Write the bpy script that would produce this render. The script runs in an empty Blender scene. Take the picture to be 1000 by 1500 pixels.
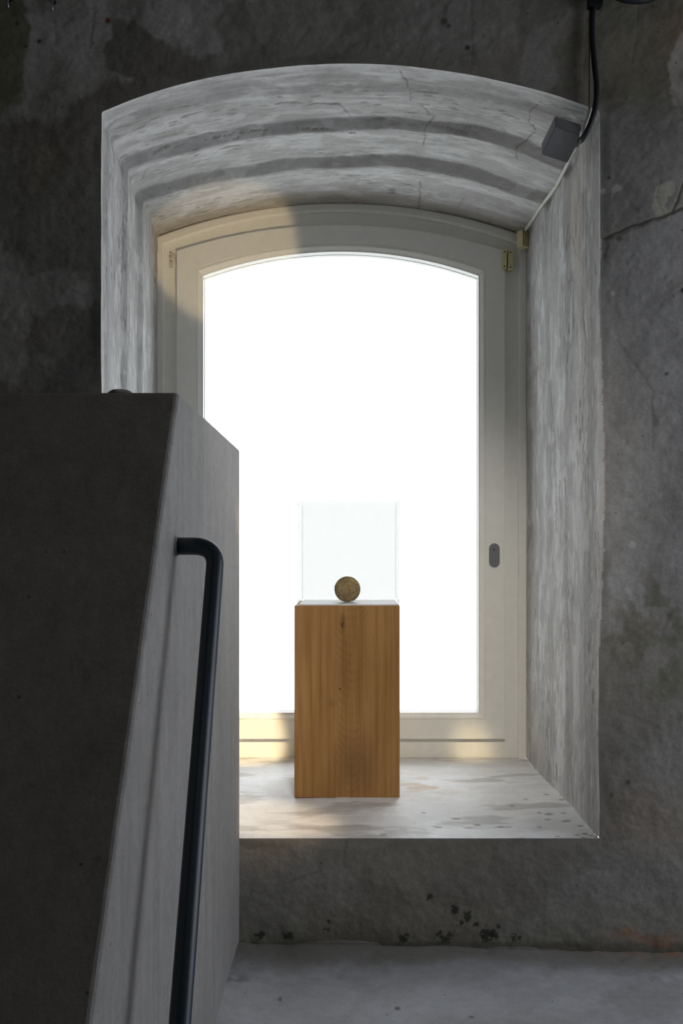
import bpy, bmesh, math, random
import numpy as np
from mathutils import Vector, Matrix

# ------------------------------------------------------------------ camera
EYE = 1.10                    # eye height above the floor
F = 1352.0                    # focal length in pixels of a 1000 x 1500 frame
VX, VY = 516.0, 813.0         # where the viewing axis meets the picture
D0 = 2.60                     # distance to the inner wall face
D1 = 3.64                     # distance to the window frame face
scene = bpy.context.scene
cam_d = bpy.data.cameras.new('camera')
cam_d.sensor_fit = 'HORIZONTAL'
cam_d.sensor_width = 36.0
cam_d.lens = F / 1000 * 36.0
cam_d.shift_x = -(VX - 500) / 1000
cam_d.shift_y = (VY - 750) / 1000
cam_d.clip_start = 0.02
cam = bpy.data.objects.new('camera', cam_d)
scene.collection.objects.link(cam)
cam.location = (0, 0, EYE)
cam.rotation_euler = (math.pi / 2, 0, 0)
scene.camera = cam

# ------------------------------------------------------------------ light
world = bpy.data.worlds.new('overcast_sky')
scene.world = world
world.use_nodes = True
bg = world.node_tree.nodes['Background']
bg.inputs['Color'].default_value = (0.91, 0.955, 1.0, 1)
bg.inputs['Strength'].default_value = 2.4
scene.view_settings.view_transform = 'Standard'
scene.view_settings.look = 'None'
scene.view_settings.exposure = 0.0
scene.view_settings.gamma = 1.0
scene.view_settings.use_curve_mapping = False
scene.cycles.use_denoising = True
scene.cycles.max_bounces = 10
scene.cycles.diffuse_bounces = 6
scene.cycles.transparent_max_bounces = 16
scene.cycles.caustics_reflective = False
scene.cycles.caustics_refractive = False
scene.cycles.sample_clamp_indirect = 6.0


def area(name, loc, aim, size, power, color, portal=False, sy=None):
    l = bpy.data.lights.new(name, 'AREA')
    l.shape = 'RECTANGLE'
    l.size = size
    l.size_y = sy or size
    l.energy = power
    l.color = color
    if portal:
        l.cycles.is_portal = True
    o = bpy.data.objects.new(name, l)
    scene.collection.objects.link(o)
    o.location = loc
    o.rotation_euler = (Vector(aim) - Vector(loc)).to_track_quat('-Z', 'Y').to_euler()
    return o


def spot(name, loc, aim, angle, power, color, blend=0.3, radius=0.02):
    l = bpy.data.lights.new(name, 'SPOT')
    l.spot_size = math.radians(angle)
    l.spot_blend = blend
    l.energy = power
    l.color = color
    l.shadow_soft_size = radius
    o = bpy.data.objects.new(name, l)
    scene.collection.objects.link(o)
    o.location = loc
    o.rotation_euler = (Vector(aim) - Vector(loc)).to_track_quat('-Z', 'Y').to_euler()
    return o


def P(px, py, D):
    """world point seen at a pixel of the photograph at distance D"""
    return Vector(((px - VX) * D / F, D, EYE + (VY - py) * D / F))


area('window_portal', (0, D1 + 0.16, EYE + 0.25), (0, 0, EYE + 0.25), 1.3, 1, (1, 1, 1), True, 2.1)
area('overhead_fill', (0.4, -0.6, 3.05), (0.3, 1.6, 0.6), 1.6, 3, (1.0, 0.92, 0.80))  # soft unseen fill added overhead behind the camera
area('side_fill', (2.27, 1.75, 1.35), (-0.3, 1.75, 1.35), 1.55, 31, (0.86, 0.90, 1.0), False, 2.3)  # fill light added by the right wall, brightens the parapet's side face
sun = bpy.data.lights.new('hazy_sun', 'SUN')
sun.energy = 2.5
sun.angle = math.radians(50)
sun.color = (0.90, 0.95, 1.0)
so = bpy.data.objects.new('hazy_sun', sun)
scene.collection.objects.link(so)
so.rotation_euler = Vector((-0.6, -1.0, -1.15)).to_track_quat('-Z', 'Y').to_euler()
spot('fill_spot_pedestal', (0.25, 0.5, 2.7), (0.03, 3.45, 0.75), 38, 165, (1.0, 0.95, 0.87), 0.9, 0.10)  # added fill spot to brighten the pedestal and window frame
spot('patch_spot_sill', (1.25, 1.45, 2.0), P(383, 1195, 2.80), 9.0, 230, (1.0, 0.72, 0.40), 0.5, 0.05)  # added spot standing in for warm reflected sunlight on the sill
spot('patch_spot_frame_base', (-0.05, 1.2, 2.3), P(368, 1092, D1), 5.6, 480, (1.0, 0.76, 0.42), 0.5, 0.02)  # extra spot imitating the reflected sun patch at the frame's lower left
spot('patch_spot_arch', (0.45, 0.9, 0.45), P(322, 352, D1), 10.5, 150, (1.0, 0.74, 0.42), 0.3, 0.02)  # added from below to throw the bounced-sun patch on the upper left arch
spot('patch_spot_corner', (-0.25, 1.0, 2.5), P(692, 1100, D1), 3.4, 270, (1.0, 0.76, 0.42), 0.9, 0.04)  # added narrow spot imitating the small warm patch low on the right

# ------------------------------------------------------------------ noise in numpy
def _h(ix, iy, iz, seed):
    n = (ix * 374761393 + iy * 668265263 + iz * 2147483647 + seed * 974711) & 0xffffffff
    n = ((n ^ (n >> 13)) * 1274126177) & 0xffffffff
    n = ((n ^ (n >> 16)) * 2246822519) & 0xffffffff
    return ((n ^ (n >> 15)) & 0xffffff) / float(0xffffff)


def vn(x, y, seed=0):
    x = np.asarray(x, float); y = np.asarray(y, float)
    ix = np.floor(x).astype(np.int64); iy = np.floor(y).astype(np.int64)
    fx = x - ix; fy = y - iy
    fx = fx * fx * (3 - 2 * fx); fy = fy * fy * (3 - 2 * fy)
    a = _h(ix, iy, 0, seed); b = _h(ix + 1, iy, 0, seed)
    c = _h(ix, iy + 1, 0, seed); d = _h(ix + 1, iy + 1, 0, seed)
    return (a + (b - a) * fx) * (1 - fy) + (c + (d - c) * fx) * fy


def fbm(x, y, seed=0, octaves=4, gain=0.5):
    s = 0; a = 1; t = 0
    for k in range(octaves):
        s = s + a * vn(x * 2 ** k + 17.3 * k, y * 2 ** k - 9.1 * k, seed + k * 31)
        t += a; a *= gain
    return s / t          # 0..1


def ss(a, b, x):
    t = np.clip((x - a) / (b - a), 0, 1)
    return t * t * (3 - 2 * t)


def polydist(x, y, pts):
    d = np.full(x.shape, 1e9)
    for (x0, y0), (x1, y1) in zip(pts[:-1], pts[1:]):
        dx, dy = x1 - x0, y1 - y0
        t = np.clip(((x - x0) * dx + (y - y0) * dy) / (dx * dx + dy * dy + 1e-12), 0, 1)
        d = np.minimum(d, np.hypot(x - x0 - t * dx, y - y0 - t * dy))
    return d


# ------------------------------------------------------------------ object helpers
def link(o, parent=None, kind=None, label=None, cat=None, group=None):
    scene.collection.objects.link(o)
    if parent is not None:
        o.parent = parent
    if kind: o['kind'] = kind
    if label: o['label'] = label
    if cat: o['category'] = cat
    if group: o['group'] = group
    return o


def empty(name, loc=(0, 0, 0), **kw):
    o = bpy.data.objects.new(name, None)
    o.empty_display_size = 0.05
    o.location = loc
    return link(o, **kw)


def from_np(name, V, faces, mat, col=None, uv=None, parent=None, smooth=True, **kw):
    V = np.asarray(V, np.float32); faces = np.asarray(faces, np.int32)
    me = bpy.data.meshes.new(name)
    me.vertices.add(len(V)); me.vertices.foreach_set('co', V.ravel())
    n = faces.shape[1]
    me.loops.add(faces.size); me.loops.foreach_set('vertex_index', faces.ravel())
    me.polygons.add(len(faces))
    me.polygons.foreach_set('loop_start', np.arange(0, faces.size, n, dtype=np.int32))
    me.polygons.foreach_set('use_smooth', np.full(len(faces), smooth))
    me.update(calc_edges=True)
    if col is not None:
        ca = me.color_attributes.new('Col', 'FLOAT_COLOR', 'POINT')
        c4 = np.ones((len(V), 4), np.float32); c4[:, :3] = col
        ca.data.foreach_set('color', c4.ravel())
    if uv is not None:
        ul = me.uv_layers.new(name='UVMap')
        ul.data.foreach_set('uv', np.asarray(uv, np.float32)[faces.ravel()].ravel())
    me.materials.append(mat)
    me.validate()
    o = bpy.data.objects.new(name, me)
    return link(o, parent, **kw)


def grid_faces(nu, nv, flip=False):
    i = np.arange(nu - 1)[:, None] * nv + np.arange(nv - 1)[None, :]
    i = i.ravel()
    f = np.stack([i, i + 1, i + nv + 1, i + nv], 1)
    return f[:, ::-1] if flip else f


def from_bm(name, bm, mat, parent=None, smooth=False, **kw):
    me = bpy.data.meshes.new(name)
    bmesh.ops.recalc_face_normals(bm, faces=bm.faces)
    bm.to_mesh(me); bm.free()
    if smooth:
        for p in me.polygons: p.use_smooth = True
    me.materials.append(mat)
    o = bpy.data.objects.new(name, me)
    return link(o, parent, **kw)


def box_bm(lo, hi, bevel=0.0, seg=2, bm=None):
    own = bmesh.new()
    r = bmesh.ops.create_cube(own, size=1)
    for v in own.verts:
        v.co = Vector([lo[i] + (v.co[i] + .5) * (hi[i] - lo[i]) for i in range(3)])
    if bevel:
        bmesh.ops.bevel(own, geom=own.edges[:], offset=bevel, segments=seg, affect='EDGES', profile=0.5)
    if bm is None:
        return own
    me = bpy.data.meshes.new('t'); own.to_mesh(me); own.free(); bm.from_mesh(me); bpy.data.meshes.remove(me)
    return bm


def cyl_bm(p0, p1, r, n=20, bm=None, r2=None, bevel=0):
    p0 = Vector(p0); p1 = Vector(p1)
    bm = bm or bmesh.new()
    d = p1 - p0
    M = Matrix.Translation((p0 + p1) / 2) @ d.to_track_quat('Z', 'Y').to_matrix().to_4x4()
    bmesh.ops.create_cone(bm, cap_ends=True, segments=n, radius1=r, radius2=r if r2 is None else r2, depth=d.length, matrix=M)
    return bm


def catmull(pts, sub=8):
    pts = [Vector(p) for p in pts]
    pts = [pts[0] * 2 - pts[1]] + pts + [pts[-1] * 2 - pts[-2]]
    out = []
    for i in range(1, len(pts) - 2):
        a, b, c, d = pts[i - 1:i + 3]
        for k in range(sub):
            t = k / sub
            out.append(0.5 * ((2 * b) + (c - a) * t + (2 * a - 5 * b + 4 * c - d) * t * t + (3 * b - a - 3 * c + d) * t ** 3))
    out.append(pts[-2])
    return out


def tube_np(path, r, n=12):
    path = [Vector(p) for p in path]
    rs = r if hasattr(r, '__len__') else [r] * len(path)
    V = []; up = None
    for i, p in enumerate(path):
        t = (path[min(i + 1, len(path) - 1)] - path[max(i - 1, 0)]).normalized()
        if up is None:
            up = t.orthogonal().normalized()
        up = (up - t * up.dot(t)).normalized()
        w = t.cross(up)
        for k in range(n):
            a = 2 * math.pi * k / n
            V.append(p + (up * math.cos(a) + w * math.sin(a)) * rs[i])
    Fc = []
    for i in range(len(path) - 1):
        for k in range(n):
            k2 = (k + 1) % n
            Fc.append((i * n + k, i * n + k2, (i + 1) * n + k2, (i + 1) * n + k))
    return V, Fc


def tube(name, path, r, mat, n=12, parent=None, **kw):
    V, Fc = tube_np(path, r, n)
    bm = bmesh.new()
    vs = [bm.verts.new(v) for v in V]
    for f in Fc: bm.faces.new([vs[i] for i in f])
    bm.faces.new(vs[:n][::-1]); bm.faces.new(vs[-n:])
    return from_bm(name, bm, mat, parent, True, **kw)


# ------------------------------------------------------------------ materials
def srgb(r, g, b):
    f = lambda c: (c / 255 / 12.92) if c / 255 <= .04045 else ((c / 255 + .055) / 1.055) ** 2.4
    return (f(r), f(g), f(b))


class NT:
    def __init__(s, name):
        s.m = bpy.data.materials.new(name); s.m.use_nodes = True
        s.t = s.m.node_tree; s.b = s.t.nodes['Principled BSDF']
    def n(s, typ, **kw):
        nd = s.t.nodes.new(typ)
        for k, v in kw.items():
            if k.startswith('i_'):
                nd.inputs[k[2:].replace('_', ' ')].default_value = v
            else: setattr(nd, k, v)
        return nd
    def l(s, a, b): s.t.links.new(a, b)
    def math(s, op, a, b=None, c=None):
        nd = s.n('ShaderNodeMath', operation=op)
        for i, v in enumerate((a, b, c)):
            if v is None: continue
            if hasattr(v, 'is_linked'): s.l(v, nd.inputs[i])
            else: nd.inputs[i].default_value = v
        return nd.outputs[0]
    def mapr(s, v, a, b, c, d):
        nd = s.n('ShaderNodeMapRange')
        s.l(v, nd.inputs[0])
        for i, x in enumerate((a, b, c, d)): nd.inputs[i + 1].default_value = x
        return nd.outputs[0]
    def mix(s, f, a, b, blend='MIX'):
        nd = s.n('ShaderNodeMix', data_type='RGBA', blend_type=blend)
        for sock, v in ((nd.inputs[0], f), (nd.inputs[6], a), (nd.inputs[7], b)):
            if hasattr(v, 'is_linked'): s.l(v, sock)
            elif isinstance(v, (int, float)): sock.default_value = v
            else: sock.default_value = (*v, 1) if len(v) == 3 else v
        return nd.outputs[2]
    def noise(s, vec, scale, detail=4, rough=.55, dist=0.0):
        nd = s.n('ShaderNodeTexNoise')
        if vec is not None: s.l(vec, nd.inputs['Vector'])
        nd.inputs['Scale'].default_value = scale; nd.inputs['Detail'].default_value = detail
        nd.inputs['Roughness'].default_value = rough; nd.inputs['Distortion'].default_value = dist
        return nd.outputs['Fac']
    def scaled(s, vec, sc):
        nd = s.n('ShaderNodeMapping'); s.l(vec, nd.inputs[0]); nd.inputs['Scale'].default_value = sc
        return nd.outputs[0]


def plaster(name, base=None, use_col=True, streak=None, rough=.85, bump=.35, var=.30, spec=.25, gloss=False):
    m = NT(name)
    geo = m.n('ShaderNodeNewGeometry').outputs['Position']
    if use_col:
        col = m.n('ShaderNodeVertexColor', layer_name='Col').outputs['Color']
    else:
        rgb = m.n('ShaderNodeRGB'); rgb.outputs[0].default_value = (*base, 1); col = rgb.outputs[0]
    n1 = m.noise(geo, 4.5, 6, .6); n2 = m.noise(geo, 38, 5, .65); n3 = m.noise(geo, 150, 4, .8)
    v = m.math('ADD', m.math('MULTIPLY', n1, .30), m.math('ADD', m.math('MULTIPLY', n2, .32), m.math('MULTIPLY', n3, .38)))
    if streak:
        vec = m.n('ShaderNodeUVMap').outputs[0] if streak[0] == 'uv' else geo
        n4 = m.noise(m.scaled(vec, streak[1]), 1, 6, .7, .3)
        v = m.math('ADD', m.math('MULTIPLY', v, .68), m.math('MULTIPLY', n4, .32))
    f = m.mapr(v, .36, .64, 1 - var, 1 + var)
    cmb = m.n('ShaderNodeCombineColor')
    for i in range(3): m.l(f, cmb.inputs[i])
    c = m.mix(1.0, col, cmb.outputs[0], 'MULTIPLY')
    # tiny dark pits
    vor = m.n('ShaderNodeTexVoronoi'); m.l(geo, vor.inputs['Vector']); vor.inputs['Scale'].default_value = 26
    pits = m.math('MULTIPLY', m.math('LESS_THAN', vor.outputs['Distance'], .07), m.math('GREATER_THAN', n1, .53))
    c = m.mix(m.math('MULTIPLY', pits, .6), c, (.02, .018, .015))
    m.l(c, m.b.inputs['Base Color'])
    m.b.inputs['Roughness'].default_value = rough
    m.b.inputs['Specular IOR Level'].default_value = spec
    if gloss:
        m.l(m.mapr(n1, .35, .65, rough - .12, rough + .15), m.b.inputs['Roughness'])
    h = m.math('ADD', m.math('MULTIPLY', n2, .6), m.math('MULTIPLY', n3, .34))
    if streak: h = m.math('ADD', h, m.math('MULTIPLY', n4, .7))
    h = m.math('SUBTRACT', h, m.math('MULTIPLY', pits, .3))
    bp = m.n('ShaderNodeBump'); bp.inputs['Strength'].default_value = bump; bp.inputs['Distance'].default_value = .008
    m.l(h, bp.inputs['Height']); m.l(bp.outputs[0], m.b.inputs['Normal'])
    return m.m


def plain(name, col, rough=.5, metal=0, spec=.5, bump=0, scale=60, var=.06):
    m = NT(name)
    geo = m.n('ShaderNodeNewGeometry').outputs['Position']
    n = m.noise(geo, scale, 4)
    f = m.mapr(n, .3, .7, 1 - var, 1 + var)
    cmb = m.n('ShaderNodeCombineColor')
    for i in range(3): m.l(f, cmb.inputs[i])
    m.l(m.mix(1.0, col, cmb.outputs[0], 'MULTIPLY'), m.b.inputs['Base Color'])
    m.b.inputs['Roughness'].default_value = rough
    m.b.inputs['Metallic'].default_value = metal
    m.b.inputs['Specular IOR Level'].default_value = spec
    if bump:
        bp = m.n('ShaderNodeBump'); bp.inputs['Strength'].default_value = bump; bp.inputs['Distance'].default_value = .002
        m.l(n, bp.inputs['Height']); m.l(bp.outputs[0], m.b.inputs['Normal'])
    return m.m


def clear(name, tint, rough=.0, amount=1.0):
    m = NT(name)
    tr = m.n('ShaderNodeBsdfTransparent'); tr.inputs[0].default_value = (*tint, 1)
    gl = m.n('ShaderNodeBsdfGlossy'); gl.inputs['Roughness'].default_value = rough
    fr = m.n('ShaderNodeFresnel'); fr.inputs[0].default_value = 1.45
    mx = m.n('ShaderNodeMixShader')
    bf = m.n('ShaderNodeNewGeometry').outputs['Backfacing']
    m.l(m.math('MULTIPLY', m.math('MULTIPLY', fr.outputs[0], amount), m.math('SUBTRACT', 1.0, bf)), mx.inputs[0])
    m.l(tr.outputs[0], mx.inputs[1]); m.l(gl.outputs[0], mx.inputs[2])
    m.l(mx.outputs[0], m.t.nodes['Material Output'].inputs[0])
    return m.m


def wood():
    m = NT('oak_veneer')
    geo = m.n('ShaderNodeNewGeometry').outputs['Position']
    sep = m.n('ShaderNodeSeparateXYZ'); m.l(geo, sep.inputs[0])
    warp = m.noise(m.scaled(geo, (7, 7, 1.6)), 1, 4, .55)
    x = m.math('ADD', sep.outputs[0], m.math('MULTIPLY', m.math('SUBTRACT', warp, .5), .05))
    x = m.math('ADD', x, m.math('MULTIPLY', sep.outputs[1], .35))
    x = m.math('SUBTRACT', x, 1.058 - .005)
    x = m.math('SQRT', m.math('ADD', m.math('MULTIPLY', x, x), .0003))
    # flame figure: nested parabolas pointing down, straight lines towards the edges
    para = m.math('MULTIPLY', m.math('MULTIPLY', x, x), 16)
    zt = m.math('SUBTRACT', sep.outputs[2], m.math('MULTIPLY', para, 1.0))
    zt = m.math('ADD', zt, m.math('MULTIPLY', m.noise(m.scaled(geo, (9, 9, 1.6)), 1, 2), .07))
    rings = m.math('SINE', m.math('MULTIPLY', zt, 230))
    rings = m.mapr(rings, -1, 1, 0, 1)
    rings = m.math('MULTIPLY', m.math('POWER', rings, 1.6), m.mapr(m.noise(m.scaled(geo, (30, 30, 9)), 1, 3), .38, .62, 0, 1.3))
    near = m.mapr(x, .0, .10, 1, .25)
    fine = m.noise(m.scaled(geo, (420, 420, 7)), 1, 3, .7)
    mid = m.noise(m.scaled(geo, (70, 70, 2.0)), 1, 5, .6)
    big = m.noise(m.scaled(geo, (9, 9, 2.2)), 1, 3, .5)
    base = m.mix(m.mapr(big, .3, .7, 0, 1), srgb(155, 115, 66), srgb(177, 134, 84))
    base = m.mix(m.math('MULTIPLY', m.math('MULTIPLY', rings, near), .26), base, srgb(112, 74, 36))
    base = m.mix(m.mapr(mid, .42, .70, 0, .75), base, srgb(128, 86, 42))
    base = m.mix(m.mapr(fine, .5, .8, 0, .35), base, srgb(100, 66, 32))

    def blob(cx, cz, rx, rz, soft):
        dx = m.math('DIVIDE', m.math('SUBTRACT', sep.outputs[0], cx), rx)
        dz = m.math('DIVIDE', m.math('SUBTRACT', sep.outputs[2], cz), rz)
        d = m.math('SQRT', m.math('ADD', m.math('MULTIPLY', dx, dx), m.math('MULTIPLY', dz, dz)))
        d = m.math('ADD', d, m.math('MULTIPLY', m.math('SUBTRACT', mid, .5), soft * 1.4))
        return m.mapr(d, 1 - soft, 1 + soft, 1, 0)
    def at(px, py): return (px - VX) * 3.03 / F, EYE + (VY - py) * 3.03 / F
    for (px, py, rx, rz, s, a, c) in ((502, 913, .006, .022, .8, .6, (70, 42, 18)), (501, 916, .0025, .007, .4, .9, (40, 24, 12)),
                                      (498, 1009, .0026, .0028, .3, .95, (20, 12, 8)), (502, 990, .018, .05, .9, .25, (100, 66, 34)),
                                      (486, 1030, .010, .012, .9, .3, (96, 62, 30)),
                                      (520, 1120, .055, .085, .6, .42, (84, 60, 40)), (505, 940, .03, .07, .9, .16, (100, 66, 34))):
        cx, cz = at(px, py)
        base = m.mix(m.math('MULTIPLY', blob(cx, cz, rx, rz, s), a), base, srgb(*c))
    m.l(base, m.b.inputs['Base Color'])
    m.b.inputs['Roughness'].default_value = .5
    m.b.inputs['Specular IOR Level'].default_value = .3
    bp = m.n('ShaderNodeBump'); bp.inputs['Strength'].default_value = .15; bp.inputs['Distance'].default_value = .001
    m.l(fine, bp.inputs['Height']); m.l(bp.outputs[0], m.b.inputs['Normal'])
    return m.m


M_wall = plaster('wall_plaster', bump=.30, var=.26)
M_reveal = plaster('reveal_plaster', streak=('uv', (16, 60, 1)), bump=.26, var=.20)
M_sill = plaster('sill_screed', streak=('geo', (7, 26, 7)), bump=.30, var=.16, rough=.5, spec=.5, gloss=True)
M_floor = plaster('floor_screed', bump=.22, var=.18, rough=.55, spec=.4, gloss=True)
M_room = plaster('room_plaster', base=(.20, .19, .17), use_col=False)
M_block = plaster('parapet_concrete', base=(.285, .277, .262), use_col=False, streak=('geo', (24, 24, 2.2)), bump=.28, var=.30, rough=.8)
M_frame = plain('frame_paint', srgb(230, 230, 224), .42, 0, .5, .15, 30, .03)
M_hinge = plain('hinge_paint', srgb(200, 198, 184), .4)
M_grey = plain('latch_plastic', srgb(112, 114, 116), .45)
M_greyd = plain('latch_socket', srgb(70, 72, 74), .5)
M_box = plain('grey_box_plastic', srgb(122, 122, 127), .5, 0, .4)
M_cream = plain('cream_plastic', srgb(214, 204, 160), .5)
M_creamline = plain('cream_seam', srgb(120, 112, 84), .6)  # darker cream for the strip at the lid seam
M_screw = plain('screw_metal', srgb(90, 80, 56), .4, .7)
M_white = plain('white_cable', srgb(212, 212, 204), .5)
M_conduit = plain('conduit_grey', srgb(120, 116, 100), .6)
M_black = plain('black_rubber', (.006, .008, .012), .55, 0, .35)
M_rail = plain('rail_paint', srgb(14, 36, 50), .40, 0, .6, .12, 140, .25)
M_steel = plain('hook_steel', srgb(170, 170, 168), .3, .9)
M_plate = plain('base_plate', srgb(236, 238, 242), .3, 0, .6)
M_pane = clear('window_glass', (.97, .975, .97))
M_case = clear('case_acrylic', (.843, .838, .828), .02)
M_edge = clear('case_edge', (.985, .985, .985), .02, .9)
M_wood = wood()

# ------------------------------------------------------------------ opening outline
XL, XR = -369 / 520, 362 / 520
SILL, SPRING, CROWN = -415 / 520, 650 / 520, 720 / 520


def outline(t, n_side=420, n_arc=380):
    """jambs and arch at depth t behind the wall face, bottom left to bottom right; (x, h)"""
    k = t / 1.04
    xl = XL - .056 * k; xr = XR - .013 * k
    sp = SPRING + .008 * k; cr = CROWN - .002 * k
    cx = (xl + xr) / 2; hw = (xr - xl) / 2; rise = cr - sp
    R = (hw * hw + rise * rise) / (2 * rise); cz = cr - R; a = math.asin(hw / R)
    L = np.stack([np.full(n_side, xl), np.linspace(SILL, sp, n_side, endpoint=False)], 1)
    th = np.linspace(-a, a, n_arc)
    A = np.stack([cx + R * np.sin(th), cz + R * np.cos(th)], 1)
    Rr = np.stack([np.full(n_side, xr), np.linspace(sp, SILL, n_side + 1)[1:]], 1)
    Q = np.concatenate([L, A, Rr])
    r = 2
    S = np.cumsum(np.concatenate([Q[:1].repeat(r + 1, 0), Q, Q[-1:].repeat(r, 0)]), 0)
    G = (S[2 * r + 1:] - S[:-2 * r - 1]) / (2 * r + 1)
    G[:r] = Q[:r]; G[-r:] = Q[-r:]
    return G


OUT0 = outline(0)
NU = len(OUT0)


def out_noise(u):
    return (fbm(u * 3.1, u * 0 + 3, 5) - .5) * .012


arc0 = np.concatenate([[0], np.cumsum(np.hypot(*np.diff(OUT0, axis=0).T))])
nrm0 = np.gradient(OUT0, axis=0); nrm0 = np.stack([-nrm0[:, 1], nrm0[:, 0]], 1)
nrm0 /= np.linalg.norm(nrm0, axis=1)[:, None]           # points outwards (left, up, right)
wob = out_noise(arc0) * np.minimum(1, np.minimum(arc0, arc0[-1] - arc0) / .1)
OUT0 = OUT0 + nrm0 * wob[:, None]

# ------------------------------------------------------------------ the window wall
wall = empty('wall_front', (0, D0, 0), kind='structure')


def lin(lo, hi, step):
    return np.linspace(lo, hi, int(round((hi - lo) / step)) + 1)


xs = np.concatenate([lin(-2.6, -1.1, .1)[:-1], lin(-1.1, 1.04, .004), lin(1.04, 2.3, .1)[1:]])
zs = np.concatenate([lin(-.06, 2.74, .004), lin(2.74, 3.2, .1)[1:]])
GX, GZ = np.meshgrid(xs, zs, indexing='ij')
H = GZ - EYE
arch_z = np.interp(GX, OUT0[400:820, 0], OUT0[400:820, 1], left=-9, right=-9)
lx = np.interp(H, OUT0[:430, 1], OUT0[:430, 0]); rx_ = np.interp(H, OUT0[-430:, 1][::-1], OUT0[-430:, 0][::-1])
inside = (GX > lx) & (GX < rx_) & (H > SILL) & (H < arch_z)
ins4 = inside[:-1, :-1] & inside[1:, :-1] & inside[:-1, 1:] & inside[1:, 1:]
out4 = ~(inside[:-1, :-1] | inside[1:, :-1] | inside[:-1, 1:] | inside[1:, 1:])
keep = ~ins4
# snap the inner rim vertices on the outline (closed by the sill line)
rimv = np.zeros_like(inside)
kq = keep
for a in (0, 1):
    for b in (0, 1):
        sub = rimv[a:rimv.shape[0] - 1 + a, b:rimv.shape[1] - 1 + b]
        sub |= kq
rimv &= inside
bx = np.linspace(OUT0[-1, 0], OUT0[0, 0], 360)
loop = np.concatenate([OUT0, np.stack([bx, np.full(360, SILL)], 1)])
idx = np.argwhere(rimv)
pts = np.stack([GX[rimv], H[rimv]], 1)
best = np.empty(len(pts), int)
for s in range(0, len(pts), 500):
    d = ((pts[s:s + 500, None, :] - loop[None]) ** 2).sum(2)
    best[s:s + 500] = d.argmin(1)
GX[rimv] = loop[best, 0]; H[rimv] = loop[best, 1]; GZ = H + EYE
px = VX + GX * 520; py = VY - H * 520           # photograph coordinates on this plane, used to place the stains

w1 = (fbm(px / 60, py / 60, 1, 5) - .5); w2 = (fbm(px / 60, py / 60, 9, 5) - .5)
wf = (fbm(px / 14, py / 14, 21, 4) - .5); wg = (fbm(px / 14, py / 14, 27, 4) - .5)
wh = fbm(px / 4.5, py / 4.5, 23, 3) - .5
qx = px + w1 * 60 + wf * 16; qy = py + w2 * 60 + wg * 16


def blob(cx, cy, rx, ry, soft=.15):
    return 1 - ss(1 - soft, 1 + soft, np.hypot((qx - cx) / rx, (qy - cy) / ry))


base = np.array([.20, .19, .168])
col = np.ones(px.shape + (3,)) * base
WALL_SCALE = 1.06
def paint(mask, c, a=1.0):
    global col
    mk = (mask * a)[..., None]
    col = col * (1 - mk) + np.array(c) * WALL_SCALE * mk


big = fbm(px / 170, py / 170, 40, 4)
paint(ss(.5, .62, big), (.24, .235, .22), .6)
paint(ss(.5, .40, big), (.17, .16, .135), .6)
# left top: old lighter coat with a torn lower edge, olive damp column at the far left
paint(blob(150, 20, 240, 95, .10), (.36, .345, .325), .85)
paint(blob(60, 100, 75, 70, .12), (.37, .36, .34), .85)
paint(blob(5, 60, 38, 95, .10), (.16, .155, .10), .9)
paint(blob(185, 70, 38, 34, .12), (.15, .145, .125), .9)
paint(blob(255, 95, 60, 32, .15), (.17, .16, .14), .8)
paint(blob(285, 40, 70, 45, .12), (.37, .36, .34), .8)
paint(blob(365, 50, 55, 50, .15), (.18, .175, .145), .7)
paint(blob(560, 40, 170, 55, .3), (.245, .24, .22), .7)
paint(blob(800, 40, 50, 90, .15), (.14, .135, .11), .7)
paint(blob(815, 45, 36, 26, .15), (.26, .25, .23), .8)
paint(blob(780, 80, 26, 50, .15), (.24, .235, .22), .7)
paint(blob(940, 60, 100, 120, .35), (.115, .108, .08), .9)
paint(blob(930, 250, 70, 90, .4), (.16, .155, .15), .7)
paint(blob(1000, 50, 40, 45, .8), (.14, .085, .055), .5)
paint(blob(1000, 105, 26, 50, .08), (.27, .255, .23), .8)
paint(blob(90, 420, 60, 330, .4), (.16, .155, .135), .5)
paint(blob(60, 235, 26, 34, .12), (.22, .205, .16), .55)
paint(blob(5, 460, 46, 110, .15), (.35, .335, .315), .85)
paint(blob(95, 425, 52, 28, .15), (.31, .30, .285), .8)
paint(blob(55, 550, 32, 28, .15), (.26, .25, .24), .6)
paint(blob(120, 520, 34, 60, .3), (.165, .165, .16), .6)
# right side: grey coat below the crack, mottled band, olive base
lowr = ss(0, 4, py - (352 - (px - 885) * .40) + wf * 5) * (px > 860)
paint(lowr * (1 - ss(880, 935, qy)), (.225, .22, .21), .85)
paint(blob(980, 292, 15, 32, .08), (.28, .27, .22), .8)
paint(ss(.5, .62, fbm(px / 22, py / 22, 70, 5)) * blob(930, 760, 60, 200, .4), (.19, .18, .165), .7)
paint(ss(.48, .6, fbm(px / 18, py / 18, 77, 5)) * blob(950, 930, 70, 70, .5), (.13, .125, .095), .8)
paint(blob(985, 1010, 35, 26, .5), (.14, .135, .10), .7)
paint(blob(960, 1200, 60, 60, .7), (.24, .19, .14), .4)
paint(ss(1290, 1395, py), (.19, .18, .13), .5)
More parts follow.
